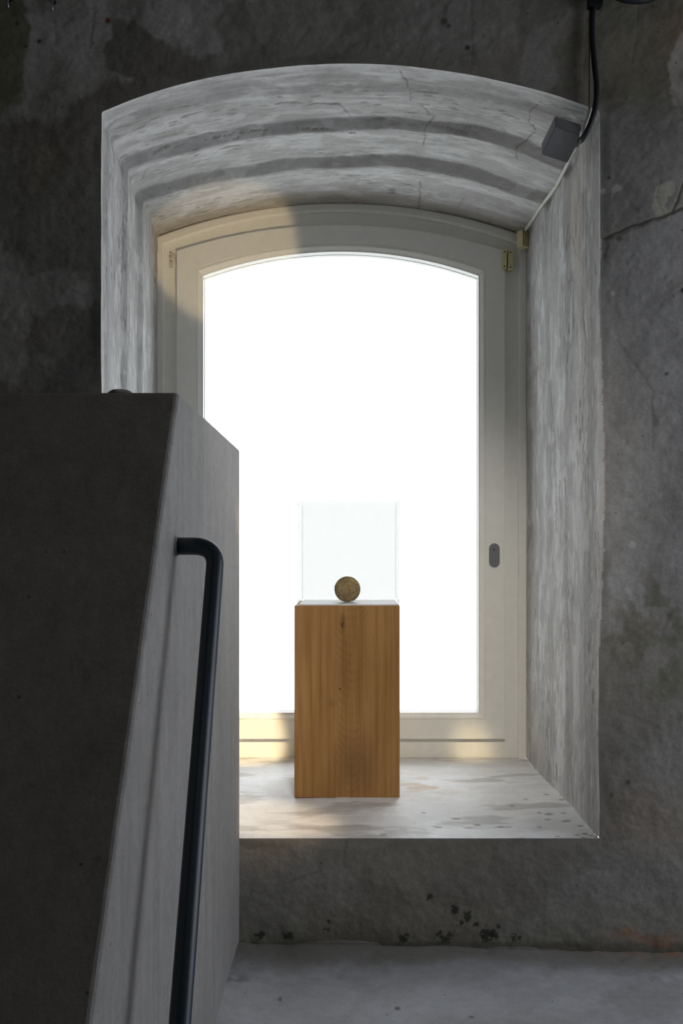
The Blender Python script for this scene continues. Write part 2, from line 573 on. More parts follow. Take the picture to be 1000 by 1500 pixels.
# dark chips low on the wall
for cx, cy, r in ((630, 1315, 5), (666, 1333, 6), (682, 1341, 8), (677, 1351, 4), (699, 1355, 6), (712, 1370, 11), (723, 1371, 6),
                  (730, 1357, 4), (754, 1374, 7), (480, 1350, 4), (478, 1362, 4), (652, 1378, 12), (590, 1375, 8), (420, 1372, 9), (380, 1370, 6)):
    d = np.hypot(px - cx, (py - cy) * 1.2) + wh * r * 2.6
    paint(1 - ss(r * .75, r * 1.15, d), (.035, .035, .03), .9)
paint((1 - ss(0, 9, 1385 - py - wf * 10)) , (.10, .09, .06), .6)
paint(blob(955, 1378, 60, 9, .6), (.26, .15, .10), .7)
for cx, cy, r, c in ((158, 30, 4, (.20, .05, .04)), (26, 36, 4, (.05, .05, .05)), (38, 69, 3, (.04, .04, .04)), (58, 62, 2.5, (.04, .04, .04)),
                     (650, 32, 5, (.09, .085, .07)), (657, 38, 4, (.09, .085, .07)), (684, 70, 3.4, (.03, .03, .03)), (891, 261, 3, (.05, .05, .045)),
                     (906, 351, 4, (.09, .09, .08)), (999, 426, 4, (.03, .03, .03)), (926, 798, 6, (.34, .33, .31)), (905, 275, 5, (.32, .31, .29)),
                     (900, 279, 4, (.30, .29, .27)), (920, 1146, 4, (.07, .07, .06)), (895, 1165, 3, (.07, .07, .06)), (911, 1100, 3, (.08, .08, .07)),
                     (883, 280, 4, (.30, .29, .27)), (897, 430, 4, (.36, .35, .33)), (975, 548, 3.5, (.06, .06, .05)), (1050, 500, 3, (.05, .05, .05))):
    paint(1 - ss(r * .6, r * 1.2, np.hypot(px - cx, py - cy) + wf * 5), c, .9)
# pale plaster lip beside the opening on the right, and the hairline rim all round
lipw = 6 + 3 * np.sin(py / 90) + wf * 5
paint(((px - 876 > 0) & (px - 876 < lipw) & (py > 350) & (py < 947)).astype(float), (.42, .41, .39), .85)
drim = np.min(np.stack([np.abs(GX - lx), np.abs(GX - rx_)]), 0) * 520
crk = [[(884, 350), (905, 341), (930, 330), (962, 320), (985, 312), (1002, 304)], [(984, 312), (993, 296), (996, 280), (1000, 268)],
       [(934, 10), (932, 60), (926, 90)], [(884, 350), (890, 362), (884, 376)], [(507, 1232), (503, 1262)],
       [(430, 1290), (470, 1276)], [(690, 0), (692, 60), (690, 104)], [(80, 28), (82, 70)], [(858, 30), (857, 95), (853, 150)],
       [(966, 265), (961, 285), (968, 305), (975, 316)], [(140, 20), (132, 70)], [(984, 130), (996, 150), (1003, 180)], [(905, 500), (955, 570), (957, 660)]]
cm = np.zeros(px.shape)
for i, c in enumerate(crk):
    d = polydist(px + wf * 5, py + wg * 5, c)
    cm = np.maximum(cm, (1 - ss(.8, 2.6, d)) * (.9 if i < 2 else .28))
paint(cm, (.03, .028, .022), .85)
# relief: uneven trowel work, coat edges, rim held flat
edge_d = np.minimum(np.minimum(np.abs(GX - lx) + (H > SPRING) * 9 + (H < SILL) * 9, np.abs(GX - rx_) + (H > SPRING) * 9 + (H < SILL) * 9),
                    np.minimum(np.abs(H - arch_z) + ((GX < XL) | (GX > XR)) * 9, np.abs(H - SILL) + ((GX < XL) | (GX > XR)) * 9))
hold = ss(.0, .03, edge_d)
relief = (fbm(px / 120, py / 120, 50, 3) - .5) * .022 + wf * .0035 + (fbm(px / 5, py / 5, 55, 2) - .5) * .0012 + lowr * .002 * (1 - ss(880, 935, qy))
GY = -relief * hold + cm * .002
V = np.stack([GX, GY, GZ], -1).reshape(-1, 3)
nz = len(zs)
fi = (np.arange(len(xs) - 1)[:, None] * nz + np.arange(nz - 1)[None]).ravel()[keep.ravel()]
faces = np.stack([fi, fi + nz, fi + nz + 1, fi + 1], 1)
used = np.unique(faces); remap = np.zeros(len(V), int); remap[used] = np.arange(len(used))
from_np('wall_face', V[used], remap[faces], M_wall, col.reshape(-1, 3)[used], parent=wall)

# reveal: jambs and arch, with the sawtooth of old coats running round the opening
NT_ = 250
ts = np.linspace(0, 1.05, NT_)
u = arc0[:, None]; T = ts[None, :]
U = np.broadcast_to(u, (NU, NT_)); TT = np.broadcast_to(T, (NU, NT_))
O = np.zeros((NU, NT_, 2))
for j, t in enumerate(ts): O[:, j] = outline(t)
O += nrm0[:, None, :] * (wob[:, None] * np.exp(-TT / .12))[..., None]
is_arch = ss(SPRING - .05, SPRING + .02, O[..., 1])
tw = TT + (fbm(U * 1.6, TT * 2, 61, 3) - .5) * .10 + (fbm(U * 9, TT * 4, 62, 3) - .5) * .025
tw = np.where(TT < .05, TT, tw)
prof = np.interp(tw, [0, .012, .05, .10, .14, .36, .395, .64, .675, .90, 1.05], [0, .004, .007, .009, .004, .024, -.003, .020, -.009, .005, .006])
prof = prof * (is_arch + (1 - is_arch) * np.where(O[..., 0] > 0, .12, .5))
prof = prof + (fbm(U * 2.2, TT * 3, 63, 4) - .5) * .020 * ss(0, .08, TT) + (fbm(U * 5, TT * 60, 64, 3) - .5) * .003 * ss(0, .02, TT)
prof *= 1 - .75 * ss(.98, 1.04, TT)
prof += (fbm(U * 40, TT * 60, 66, 2) - .5) * .0018 * ss(0, .02, TT)
side_fade = np.minimum(1, np.minimum(U, arc0[-1] - U) / .05)
Nn = nrm0[:, None, :]
O2 = O + Nn * prof[..., None]
Vr = np.stack([O2[..., 0], np.broadcast_to(ts, (NU, NT_)), O2[..., 1] + EYE], -1)
# perspective pixel of every reveal vertex at rest: only to place cracks and stains where they are on the surface
rpx = VX + F * Vr[..., 0] / (D0 + Vr[..., 1]); rpy = VY - F * (Vr[..., 2] - EYE) / (D0 + Vr[..., 1])
cR = np.ones((NU, NT_, 3)) * np.array([.47, .468, .462])
def paintR(mask, c, a=1.0):
    global cR
    mk = (mask * a)[..., None]
    cR = cR * (1 - mk) + np.array(c) * mk
st = .5 * fbm(U * 2.4, TT * 16, 71, 6, .6) + .5 * fbm(U * 9, TT * 13, 72, 6, .65)
st2 = .5 * fbm(U * 7.0, TT * 60, 75, 5, .65) + .5 * fbm(U * 30, TT * 50, 76, 4, .7)
paintR(ss(.50, .68, st), (.41, .40, .385), .75)
paintR(ss(.50, .36, st), (.68, .68, .68), .6)
paintR(ss(.56, .72, st2), (.36, .35, .34), .5)
band = lambda a, b, s=.012: ss(a - s, a + s, tw) * (1 - ss(b - s, b + s, tw))
paintR(band(.05, .14, .02), (.30, .295, .28), .45)
bm_ = ss(.25, .6, fbm(U * 3, TT * 8, 140, 4))  # step risers toned darker, their shade away from the window painted in
paintR(band(.35, .405, .008) * bm_, (.36, .355, .345), .6)
paintR(band(.63, .69, .008) * bm_, (.36, .355, .345), .6)
paintR(band(-1, .022, .006), (.58, .58, .57), .8)
right = ss(0, .1, O[..., 0])*(1-is_arch); 
jamb = 1 - is_arch
paintR(jamb * ss(.0, .1, O[..., 0]) * band(.12, .30, .03) * ss(800, 300, rpy), (.52, .45, .38), .35)
jn = ss(.36, .55, fbm(U * 1.6, TT * 12, 90, 4))
paintR(jamb * band(.30, .36, .01) * jn, (.30, .28, .26), .6)
paintR(jamb * band(.57, .64, .012) * jn, (.32, .31, .30), .55)
paintR(jamb * band(.08, .13, .01) * jn, (.34, .33, .32), .4)
paintR(ss(.56, .64, fbm(U * 14, TT * 22, 93, 4)), (.35, .34, .33), .5)
paintR(ss(.58, .66, fbm(U * 10, TT * 26, 94, 4)), (.66, .66, .66), .45)
paintR(band(.93, 1.06, .03) * is_arch, (.42, .37, .29), .35)
cracks = [[(585, 105), (597, 120), (601, 148)], [(792, 150), (775, 163), (776, 178), (783, 190), (771, 206), (757, 215), (756, 235)],
          [(614, 265), (616, 285), (611, 305)], [(400, 152), (430, 150), (470, 152), (500, 155), (512, 170), (513, 190)],
          [(615, 155), (635, 170), (622, 190), (620, 212)], [(470, 110), (480, 120), (478, 132)], [(790, 150), (830, 160), (850, 172)],
          [(540, 175), (640, 185), (700, 196)], [(672, 318), (676, 335)], [(680, 290), (668, 305)], [(655, 180), (720, 190)],
          [(300, 205), (345, 196), (380, 190), (430, 188), (470, 190), (520, 194)], [(186, 345), (190, 365), (186, 375)],
          [(180, 240), (182, 300), (178, 400)], [(213, 250), (207, 262)], [(838, 350), (846, 378), (855, 388)], [(852, 420), (858, 520), (853, 640), (860, 760)],
          [(860, 640), (862, 760), (866, 900)], [(806, 560), (812, 660), (815, 780)], [(828, 700), (829, 860), (833, 940)]]
wj = (fbm(rpx / 9, rpy / 9, 31, 4) - .5) * 7
wk = (fbm(rpx / 9, rpy / 9, 37, 4) - .5) * 7
cmR = np.zeros((NU, NT_))
for i, c in enumerate(cracks):
    d = polydist(rpx + wj, rpy + wk, c)
    cmR = np.maximum(cmR, (1 - ss(.2, 1.3, d)) * ss(.15, .38, fbm(rpx / 30, rpy / 30, 200 + i, 2)) * (1.0 if i in (0, 1, 2, 3, 4, 11) else .5))
paintR(cmR, (.17, .155, .13), .8)
chip = ss(.70, .76, fbm(U * 22, TT * 90, 83, 2)) * ss(.5, .6, fbm(U * 3, TT * 5, 84, 2))
paintR(chip, (.24, .22, .19), .6)
paintR(ss(.3, 0, np.abs(rpx - 862) / 20) * ss(.3, 0, np.abs(rpy - 203) / 18) * (TT < .08), (.16, .155, .16), .8)
Vr[..., 2] -= 0; 
O3 = O2 + Nn * (cmR * .003 + chip * .002)[..., None]
Vr[..., 0] = O3[..., 0]; Vr[..., 2] = O3[..., 1] + EYE
uvR = np.stack([U, TT], -1).reshape(-1, 2)
from_np('reveal', Vr.reshape(-1, 3), grid_faces(NU, NT_, True), M_reveal, cR.reshape(-1, 3), uvR, parent=wall)

# outer part of the wall beyond the window, and its outside face
Oe = outline(1.05)
Ve = []
for D, off in ((1.05, .0), (1.08, -.012), (1.40, -.012)):
    Ve.append(np.stack([Oe[::20, 0] - np.sign(Oe[::20, 0]) * -off, np.full(len(Oe[::20]), D), Oe[::20, 1] + EYE + (Oe[::20, 1] > SPRING - .01) * off], 1))
n = len(Ve[0]); Ve = np.concatenate(Ve)
from_np('outer_reveal', Ve, grid_faces(3, n), M_room, parent=wall, smooth=False)
bm = bmesh.new()
for lo, hi in (((-2.6, 1.40, 0), (-.79, 1.44, 3.2)), ((.70, 1.40, 0), (2.3, 1.44, 3.2)), ((-.79, 1.40, 2.50), (.70, 1.44, 3.2)), ((-.79, 1.40, 0), (.70, 1.44, .29))):
    box_bm(lo, hi, bm=bm)
from_bm('outer_wall_face', bm, M_room, parent=wall)

# sill
sx = np.linspace(-.80, .72, 380); sd = np.linspace(0, 1.06, 300)
SX, SD = np.meshgrid(sx, sd, indexing='ij')
lowL = np.interp(SD, ts, O2[2, :, 0]); lowR = np.interp(SD, ts, O2[-3, :, 0])
SXc = lowL + (SX + .80) / 1.52 * (lowR - lowL)
spx = VX + F * SXc / (D0 + SD); spy = VY - F * SILL / (D0 + SD)
sh = (fbm(SXc * 4, SD * 4, 91, 4) - .5) * .012 * ss(0, .06, SD) + (fbm(SXc * 30, SD * 30, 92, 3) - .5) * .0035 * ss(0, .012, SD)
cS = np.ones(SX.shape + (3,)) * np.array([.68, .68, .685])
def paintS(mask, c, a=1.0):
    global cS
    mk = (mask * a)[..., None]
    cS = cS * (1 - mk) + np.array(c) * mk
sn = fbm(SXc * 5, SD * 12, 95, 5)
paintS(ss(.5, .66, sn), (.36, .35, .335), .7)
paintS(ss(.48, .36, sn), (.62, .62, .62), .6)
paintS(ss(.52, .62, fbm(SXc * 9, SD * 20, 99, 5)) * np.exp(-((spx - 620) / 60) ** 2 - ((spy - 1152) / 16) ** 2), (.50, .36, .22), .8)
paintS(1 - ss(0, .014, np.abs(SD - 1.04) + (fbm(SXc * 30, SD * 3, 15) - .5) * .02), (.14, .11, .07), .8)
rs = np.random.RandomState(4)
chm = np.zeros(SX.shape)
marks = [(667, 1200, 9), (620, 1193, 6), (800, 1164, 7), (822, 1172, 8), (838, 1178, 6), (805, 1192, 8), (826, 1191, 8), (829, 1202, 9), (802, 1200, 8),
         (850, 1210, 7), (858, 1221, 8), (866, 1223, 7), (845, 1223, 7), (868, 1212, 3), (790, 1190, 4), (770, 1170, 5), (750, 1180, 5), (816, 1225, 5),
         (700, 1208, 8), (640, 1213, 10), (560, 1222, 8), (790, 1210, 5), (868, 1220, 6), (873, 1226, 5), (855, 1226, 8), (686, 1213, 12), (735, 1211, 16)]
for cx, cy, r in marks:
    d = np.hypot((spx - cx) / r / .8, (spy - cy) / 1.3) + (fbm(SXc * 60, SD * 60, 97, 2) - .5) * .9
    chm = np.maximum(chm, 1 - ss(.6, 1.1, d))
paintS(chm, (.20, .17, .14), .7)
VS = np.stack([SXc, SD, SILL + EYE + sh - chm * .002], -1)
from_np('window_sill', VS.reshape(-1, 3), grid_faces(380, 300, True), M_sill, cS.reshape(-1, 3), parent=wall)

# ------------------------------------------------------------------ floor
fx = np.concatenate([lin(-2.6, -.5, .2)[:-1], lin(-.5, 1.1, .006), lin(1.1, 2.3, .2)[1:]])
fy = np.concatenate([lin(-3.0, 1.9, .2)[:-1], lin(1.9, 2.62, .006)])
FX, FY = np.meshgrid(fx, fy, indexing='ij')
tilt = (-.000 + .018 - .026 * np.clip((FX + .319) / 1.25, 0, 1))
fh = tilt * ss(1.0, 2.4, FY) + (fbm(FX * 5, FY * 5, 111, 4) - .5) * .012 * ss(1.5, 2.0, FY) + (fbm(FX * 40, FY * 40, 112, 3) - .5) * .003
gap = 1 - ss(.0, .016, np.abs(FY - 2.592) + (fbm(FX * 12, FY * 8, 114, 3) - .5) * .016)
fh = fh - gap * .018
cF = np.ones(FX.shape + (3,)) * np.array([.37, .375, .39])
fn = fbm(FX * 4, FY * 7, 115, 5)
mk = ss(.5, .64, fn)[..., None] * .5; cF = cF * (1 - mk) + np.array([.27, .27, .265]) * mk
mk = ss(.46, .34, fn)[..., None] * .5; cF = cF * (1 - mk) + np.array([.43, .44, .465]) * mk
near = (1 - ss(.07, .20, 2.6 - FY + (fbm(FX * 6, FY * 6, 117) - .5) * .12))[..., None] * .75  # brown dirt along the wall base, with the sill's shade painted in too
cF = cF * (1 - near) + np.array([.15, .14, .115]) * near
mk = gap[..., None] * .9; cF = cF * (1 - mk) + np.array([.03, .028, .02]) * mk
fpx = VX + F * FX / np.maximum(FY, .2); fpy = VY + F * EYE / np.maximum(FY, .2)
rd = np.exp(-((fpx - 960) / 70) ** 2 - ((fpy - 1392) / 7) ** 2) * ss(.4, .6, fbm(FX * 30, FY * 30, 119))
mk = rd[..., None] * .8; cF = cF * (1 - mk) + np.array([.28, .14, .09]) * mk
stn = np.exp(-((fpx - 345) / 26) ** 2 - ((fpy - 1444) / 7) ** 2) * ss(.42, .6, fbm(FX * 40, FY * 40, 120))
mk = np.clip(stn, 0, 1)[..., None] * .6; cF = cF * (1 - mk) + np.array([.12, .12, .12]) * mk
for cx, cy, r in ((410, 1472, 3), (582, 1482, 3), (690, 1492, 2.5)):
    mk = (1 - ss(r * .7, r * 1.3, np.hypot(fpx - cx, fpy - cy)))[..., None] * .85; cF = cF * (1 - mk) + np.array([.05, .05, .05]) * mk
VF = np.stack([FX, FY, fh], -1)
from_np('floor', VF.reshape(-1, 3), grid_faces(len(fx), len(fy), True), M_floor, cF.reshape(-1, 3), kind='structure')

# rest of the room (behind and beside the camera)
for nm, lo, hi in (('wall_left', (-2.7, -3.1, 0), (-2.6, 2.64, 3.2)), ('wall_right', (2.3, -3.1, 0), (2.4, 2.64, 3.2)),
                   ('wall_back', (-2.7, -3.1, 0), (2.4, -3.0, 3.2)), ('ceiling', (-2.7, -3.1, 3.2), (2.4, 4.06, 3.3))):
    from_bm(nm, box_bm(lo, hi), M_room, kind='structure')

# ------------------------------------------------------------------ stair parapet on the left
XB = -.319
prof2 = [(1.70, EYE + .300), (2.605, EYE + .300), (2.605, .004), (.795, .004)]
bm = bmesh.new()
a = [bm.verts.new((XB, d, h)) for d, h in prof2]
b = [bm.verts.new((-2.58, d, h)) for d, h in prof2]
bm.faces.new(a); bm.faces.new(b[::-1])
for i in range(4):
    j = (i + 1) % 4
    bm.faces.new((a[i], b[i], b[j], a[j]))
bmesh.ops.recalc_face_normals(bm, faces=bm.faces)
ed = [e for e in bm.edges if all(v.co.z > .1 or v.co.y < 1 for v in e.verts) and any(abs(v.co.x - XB) < 1e-4 for v in e.verts)]
bmesh.ops.bevel(bm, geom=ed, offset=.009, segments=3, affect='EDGES', profile=.5)
parapet = from_bm('wall_parapet', bm, M_block, kind='structure')
bm = bmesh.new()
bmesh.ops.create_uvsphere(bm, u_segments=20, v_segments=10, radius=1)
for v in bm.verts:
    k = 1 + .12 * math.sin(v.co.x * 5) * math.cos(v.co.y * 4)
    v.co = Vector((v.co.x * .024 * k, v.co.y * .03 * k, v.co.z * .0075))
bmesh.ops.translate(bm, verts=bm.verts, vec=P(178, 577, 1.74))
from_bm('mortar_lump', bm, M_block, parapet, True)

# ------------------------------------------------------------------ handrail
rail = empty('handrail', (XB, 1.67, EYE), label='dark blue-green tubular handrail bent out of the grey stair parapet', cat='handrail')
def loc(parent, p): return Vector(p) - parent.location
XRL = -.245
dirv = (Vector((XRL, 1.31, EYE - .666)) - Vector((XRL, 1.63, EYE - .05))).normalized()
p_top = Vector((XB - .01, 1.672, EYE + .016))
corner = Vector((XRL, 1.665, EYE + .016))
path = [p_top, Vector((XB + .02, 1.672, EYE + .016))]
r0 = .042
A_ = corner + Vector((-r0, 0, 0)); B_ = corner + dirv * r0
for k in range(13):
    t = k / 12
    path.append(A_ * (1 - t) ** 2 + corner * 2 * t * (1 - t) + B_ * t * t)
end = B_ + dirv * 1.08
for k in range(1, 20): path.append(B_ + (end - B_) * k / 20)
c2 = end
A_ = c2 - dirv * r0; B2 = c2 + Vector((-r0, 0, 0))
path = [p for p in path if (p - c2).length > r0 * .9]
for k in range(13):
    t = k / 12
    path.append(A_ * (1 - t) ** 2 + c2 * 2 * t * (1 - t) + B2 * t * t)
path.append(Vector((XB - .01, c2.y, c2.z)))
tube('rail_tube', [loc(rail, p) for p in path], .0160, M_rail, 20, rail)
for p in (p_top, path[-1]):
    bmf = cyl_bm(loc(rail, (XB - .004, p.y, p.z)), loc(rail, (XB + .0035, p.y, p.z)), .0195, 24, r2=.0175)
    from_bm('mortar_collar', bmf, M_block, rail, True)

# ------------------------------------------------------------------ window
win = empty('window_1', (0, D1, 0), kind='structure')


def arch_ring(xl, xr, yb, ys, yc, D, n_arc=56, n_side=10):
    """closed loop of an arched light, pixels on the frame plane turned into metres"""
    k = D1 / F
    x0, x1 = (xl - VX) * k, (xr - VX) * k
    zb, zsp, zc = EYE + (VY - yb) * k, EYE + (VY - ys) * k, EYE + (VY - yc) * k
    cx = (x0 + x1) / 2; hw = (x1 - x0) / 2; rise = zc - zsp
    R = (hw * hw + rise * rise) / (2 * rise); cz = zc - R; a = math.asin(hw / R)
    pts = [(x0, zb + (zsp - zb) * i / n_side) for i in range(n_side)]
    pts += [(cx + R * math.sin(-a + 2 * a * i / n_arc), cz + R * math.cos(-a + 2 * a * i / n_arc)) for i in range(n_arc + 1)]
    pts += [(x1, zsp + (zb - zsp) * i / n_side) for i in range(1, n_side + 1)]
    pts += [(x1 + (x0 - x1) * i / 8, zb) for i in range(1, 8)]
    return [Vector((x, D - D1, z)) for x, z in pts]


def inset(o, i, k=.93):
    xl, xr, yb, ys, yc = o
    return (xl + i, xr - i, yb - i, ys + i * k, yc + i)


def loft(name, rings, mat, parent, closed=True, **kw):
    bm = bmesh.new()
    R = [[bm.verts.new(p) for p in r] for r in rings]
    n = len(R[0]); m = len(R)
    for j in range(m if closed else m - 1):
        a, b = R[j], R[(j + 1) % m]
        for i in range(n):
            k = (i + 1) % n
            bm.faces.new((a[i], a[k], b[k], b[i]))
    return from_bm(name, bm, mat, parent, False, **kw)


OF = (229.5, 771, 1124, 349, 299)
rg = [(0, .075), (0, -.012), (2, -.016), (10, -.016), (12.5, -.010), (13, .0), (34, .0), (34, .075)]
loft('fixed_frame', [arch_ring(*inset(OF, i), D1 + d) for i, d in rg], M_frame, win)
# lower rail of the fixed frame between sash and sill
kx = D1 / F
zb = EYE + (VY - 1114) * kx
from_bm('bottom_rail', box_bm(((245 - VX) * kx, -.001, zb), ((756 - VX) * kx, .075, EYE + (VY - 1076) * kx), .0015), M_frame, win)
OS = (260, 738, 1081, 370, 332)
sash = empty('sash', (0, 0, 0), parent=win)
rg = [(0, .02), (0, -.0215), (.8, -.023), (27.4, -.023), (27.9, -.0205), (28.8, -.0205), (29.3, -.0225), (31.5, -.0225), (36.2, -.012), (38, -.010), (38, .030), (38, .055), (0, .055)]
loft('sash_frame', [arch_ring(*inset(OS, i), D1 + d) for i, d in rg], M_frame, sash)
rg = [(37.8, .027), (38.6, .027), (38.6, .030), (37.8, .030)]
loft('glazing_bead', [arch_ring(*inset(OS, i), D1 + d) for i, d in rg], M_frame, sash)
bm = bmesh.new()
r1 = [bm.verts.new(p) for p in arch_ring(*inset(OS, 37), D1 + .030)]
r2 = [bm.verts.new(p) for p in arch_ring(*inset(OS, 37), D1 + .036)]
bm.faces.new(r1); bm.faces.new(r2[::-1])
for i in range(len(r1)):
    k = (i + 1) % len(r1); bm.faces.new((r1[i], r1[k], r2[k], r2[i]))
from_bm('glass_pane', bm, M_pane, sash)


def W(px_, py_, d=0.0):
    return Vector(((px_ - VX) * kx, d, EYE + (VY - py_) * kx))


# latch plate: oval rim with a darker oval socket
def stadium(cx, cy, w, h, d0, d1, name, mat, parent):
    bm = bmesh.new(); pts = []
    r = w / 2
    for k in range(17): pts.append((cx + r * math.cos(math.pi * k / 16), cy - (h / 2 - r) - r * math.sin(math.pi * k / 16)))
    for k in range(17): pts.append((cx - r * math.cos(math.pi * k / 16), cy + (h / 2 - r) + r * math.sin(math.pi * k / 16)))
    a = [bm.verts.new(W(x, y, d0)) for x, y in pts]; b = [bm.verts.new(W(x, y, d1)) for x, y in pts]
    bm.faces.new(a); bm.faces.new(b[::-1])
    for i in range(len(a)):
        k = (i + 1) % len(a); bm.faces.new((a[i], a[k], b[k], b[i]))
    return from_bm(name, bm, mat, parent)
stadium(722.3, 813.5, 19, 39, -.0245, -.0225, 'latch_rim', M_frame, sash)
stadium(722.3, 813.5, 15.5, 35, -.0270, -.0235, 'latch_plate', M_grey, sash)
bm = cyl_bm(W(722, 805, -.0285), W(722, 805, -.0265), .0042, 16)
from_bm('latch_spindle', bm, M_greyd, sash)
# hinge knuckles on the left stile
hinge = empty('hinge', W(251, 383), parent=win)
for y0, y1, rr in ((371, 376, .0052), (376.6, 382, .0060), (382.6, 392, .0052)):
    bm = cyl_bm(W(251.5, y0, -.007) - hinge.location, W(251.5, y1, -.007) - hinge.location, rr, 14)
    from_bm('hinge_knuckle', bm, M_hinge, hinge, True)
from_bm('hinge_arm', box_bm(W(251, 380, -.012) - hinge.location, W(261, 375, -.006) - hinge.location, .0008), M_hinge, hinge)

# ------------------------------------------------------------------ contact sensor on the frame
def screw(c, r, parent, name='screw'):
    bm = cyl_bm(c, c + Vector((0, .0015, 0)), r, 12)
    return from_bm(name, bm, M_screw, parent)
for nm, x0, x1, d, lb in (('magnet_bar', 733.2, 739.6, -.023, 'cream magnet bar with two screws on the sash, left half of the pair by the hinge side'),
                          ('sensor_bar', 741.8, 749.5, .0, 'cream sensor bar on the fixed frame, right half of the pair under the cream box')):
    c = W((x0 + x1) / 2, 384) + Vector((0, D1 + d, 0))
    t = empty('contact_' + nm, c, label=('cream ' + ('magnet bar screwed to the white sash, left half of the alarm contact' if d < 0 else
              'sensor bar on the fixed window frame, right half of the alarm contact')), cat='alarm sensor')
    hw = (x1 - x0) / 2 * kx; hh = 14 * kx; th = .016 if d < 0 else .030
    from_bm('housing', box_bm((-hw, -th, -hh), (hw, 0, hh), .0018), M_cream, t)
    for s in (-1, 1): screw(Vector((0, -th - .0008, s * hh * .76)), .0032, t)

# ------------------------------------------------------------------ cream junction box
jb = empty('junction_box', P(766, 351, D1 - .055), label='small cream junction box in the upper right corner of the window niche', cat='junction box')
rot = Matrix.Rotation(math.radians(38), 4, 'Z')
bm = box_bm((-.019, -.017, -.032), (.019, .017, .032), .002)
bmesh.ops.transform(bm, matrix=rot, verts=bm.verts)
from_bm('housing', bm, M_cream, jb)
bm = box_bm((-.0193, -.0173, -.0315), (-.0165, -.0145, .0315), .0005)
bmesh.ops.transform(bm, matrix=rot, verts=bm.verts)
from_bm('lid_seam', bm, M_creamline, jb)
bm = cyl_bm((.006, 0, .030), (.010, .0, .040), .0065, 14)
from_bm('cable_gland', bm, M_cream, jb, True)

# ------------------------------------------------------------------ grey box on the jamb
o0 = Vector((.5766, 2.62, EYE + 1.21628))
ea = Vector((.6546, 2.6335, EYE + 1.1973)) - o0; eb = Vector((.552, 2.6935, EYE + 1.1676)) - o0; ec = Vector((.5823, 2.653, EYE + 1.2632)) - o0
gb = empty('electrical_box', o0, label='dark grey plastic box tilted in the upper right corner of the arch', cat='electrical box')
bm = bmesh.new()
bmesh.ops.create_cube(bm, size=1)
for v in bm.verts: v.co = ea * (v.co.x + .5) + eb * (v.co.y + .5) + ec * (v.co.z + .5)
bmesh.ops.bevel(bm, geom=bm.edges[:], offset=.0022, segments=3, affect='EDGES')
from_bm('housing', bm, M_box, gb)
# mounting arm from the back of the box to the jamb
c_back = (ea * .98 + eb * .55 + ec * .55)
from_bm('mounting_arm', cyl_bm(c_back - ea * .2, P(842, 208, 2.85) - o0, .011, 16), M_box, gb, True)

# ------------------------------------------------------------------ cables
def cable(name, pts, r, mat, label, extra=None, sub=8, n=12):
    pts = [Vector(p) for p in pts]
    t = empty(name, pts[0], label=label, cat='cable')
    tube('sheath', [p - pts[0] for p in catmull(pts, sub)], r, mat, n, t)
    return t
wc = [P(845, 213, 2.84), P(833, 236, 2.91), P(824, 254, 2.99), P(815, 271, 3.08), P(806, 284, 3.15), P(797, 296, 3.24), P(789, 307, 3.33), P(780, 321, 3.44), P(769, 337, 3.565)]
c = cable('white_cable', wc, .0058, M_white, 'thin white cable running along the arch corner down to the cream junction box')
for p in (wc[3], wc[5], wc[7]):
    bm = bmesh.new()
    bmesh.ops.create_uvsphere(bm, u_segments=10, v_segments=6, radius=.0085, matrix=Matrix.Translation(p - wc[0]) @ Matrix.Diagonal((1, .7, .8, 1)))
    from_bm('cable_clip', bm, M_cream, c, True)
bc = [P(884, -285, 2.575), P(884, -120, 2.572), P(880, -22, 2.572), P(873, -4, 2.570), P(868, 18, 2.570), P(867, 50, 2.568), P(870, 90, 2.566), P(873.5, 125, 2.565), P(872, 155, 2.565), P(864, 182, 2.570), P(853, 203, 2.60), P(849, 207, 2.64)]
c = cable('black_cable', bc, .0078, M_black, 'thick black cable hanging down the wall to the grey box')
bm = box_bm(P(863, 6, 2.552) - bc[0], P(879, 1, 2.580) - bc[0], .001)
from_bm('cable_tie', bm, M_black, c)
gc = [P(865, -285, 2.582), P(864, -20, 2.582), P(863.5, 40, 2.582), P(863.5, 110, 2.582), P(863, 160, 2.582)]
cable('thin_conduit', gc, .0034, M_conduit, 'thin olive-grey conduit on the wall just left of the black cable')
gw = [P(863.5, 160, 2.582), P(861, 172, 2.584), P(857, 182, 2.588), P(853, 193, 2.60), P(851, 199, 2.63)]
cable('white_conduit_sleeve', gw, .0062, M_white, 'short white sleeve below the thin conduit, behind the top of the grey box')
lp = [P(889, -285, 2.54), P(886, -120, 2.53), P(885, -30, 2.52), P(898, -12, 2.52), P(915, -4, 2.52), P(938, -2, 2.52), P(955, -6, 2.52), P(972, -16, 2.52), P(985, -32, 2.52), P(990, -120, 2.53), P(992, -285, 2.54)]
cable('cable_bundle', lp, .014, M_black, 'thick black cable loop sagging at the top edge right of the black cable')

# ------------------------------------------------------------------ hooks top left
for i, (hx, hy, lb) in enumerate(((14, 2, 'small steel hook at the top left corner, the left one of two'), (78.5, 6, 'small steel hook near the top left corner, the right one of two'))):
    b0 = P(hx, hy, D0 - .004)
    t = empty('wall_hook', b0, label=lb, cat='hook', group='steel hooks on the wall')
    pth = [Vector((0, .012, .006)), Vector((0, -.006, .006)), Vector((0, -.012, -.002)), Vector((0, -.014, -.014)), Vector((0, -.010, -.022)), Vector((0, -.004, -.018))]
    tube('hook', catmull(pth, 6), .0032, M_steel, 10, t)
    from_bm('plate', cyl_bm((0, .006, .006), (0, .001, .006), .007, 14), M_black, t)

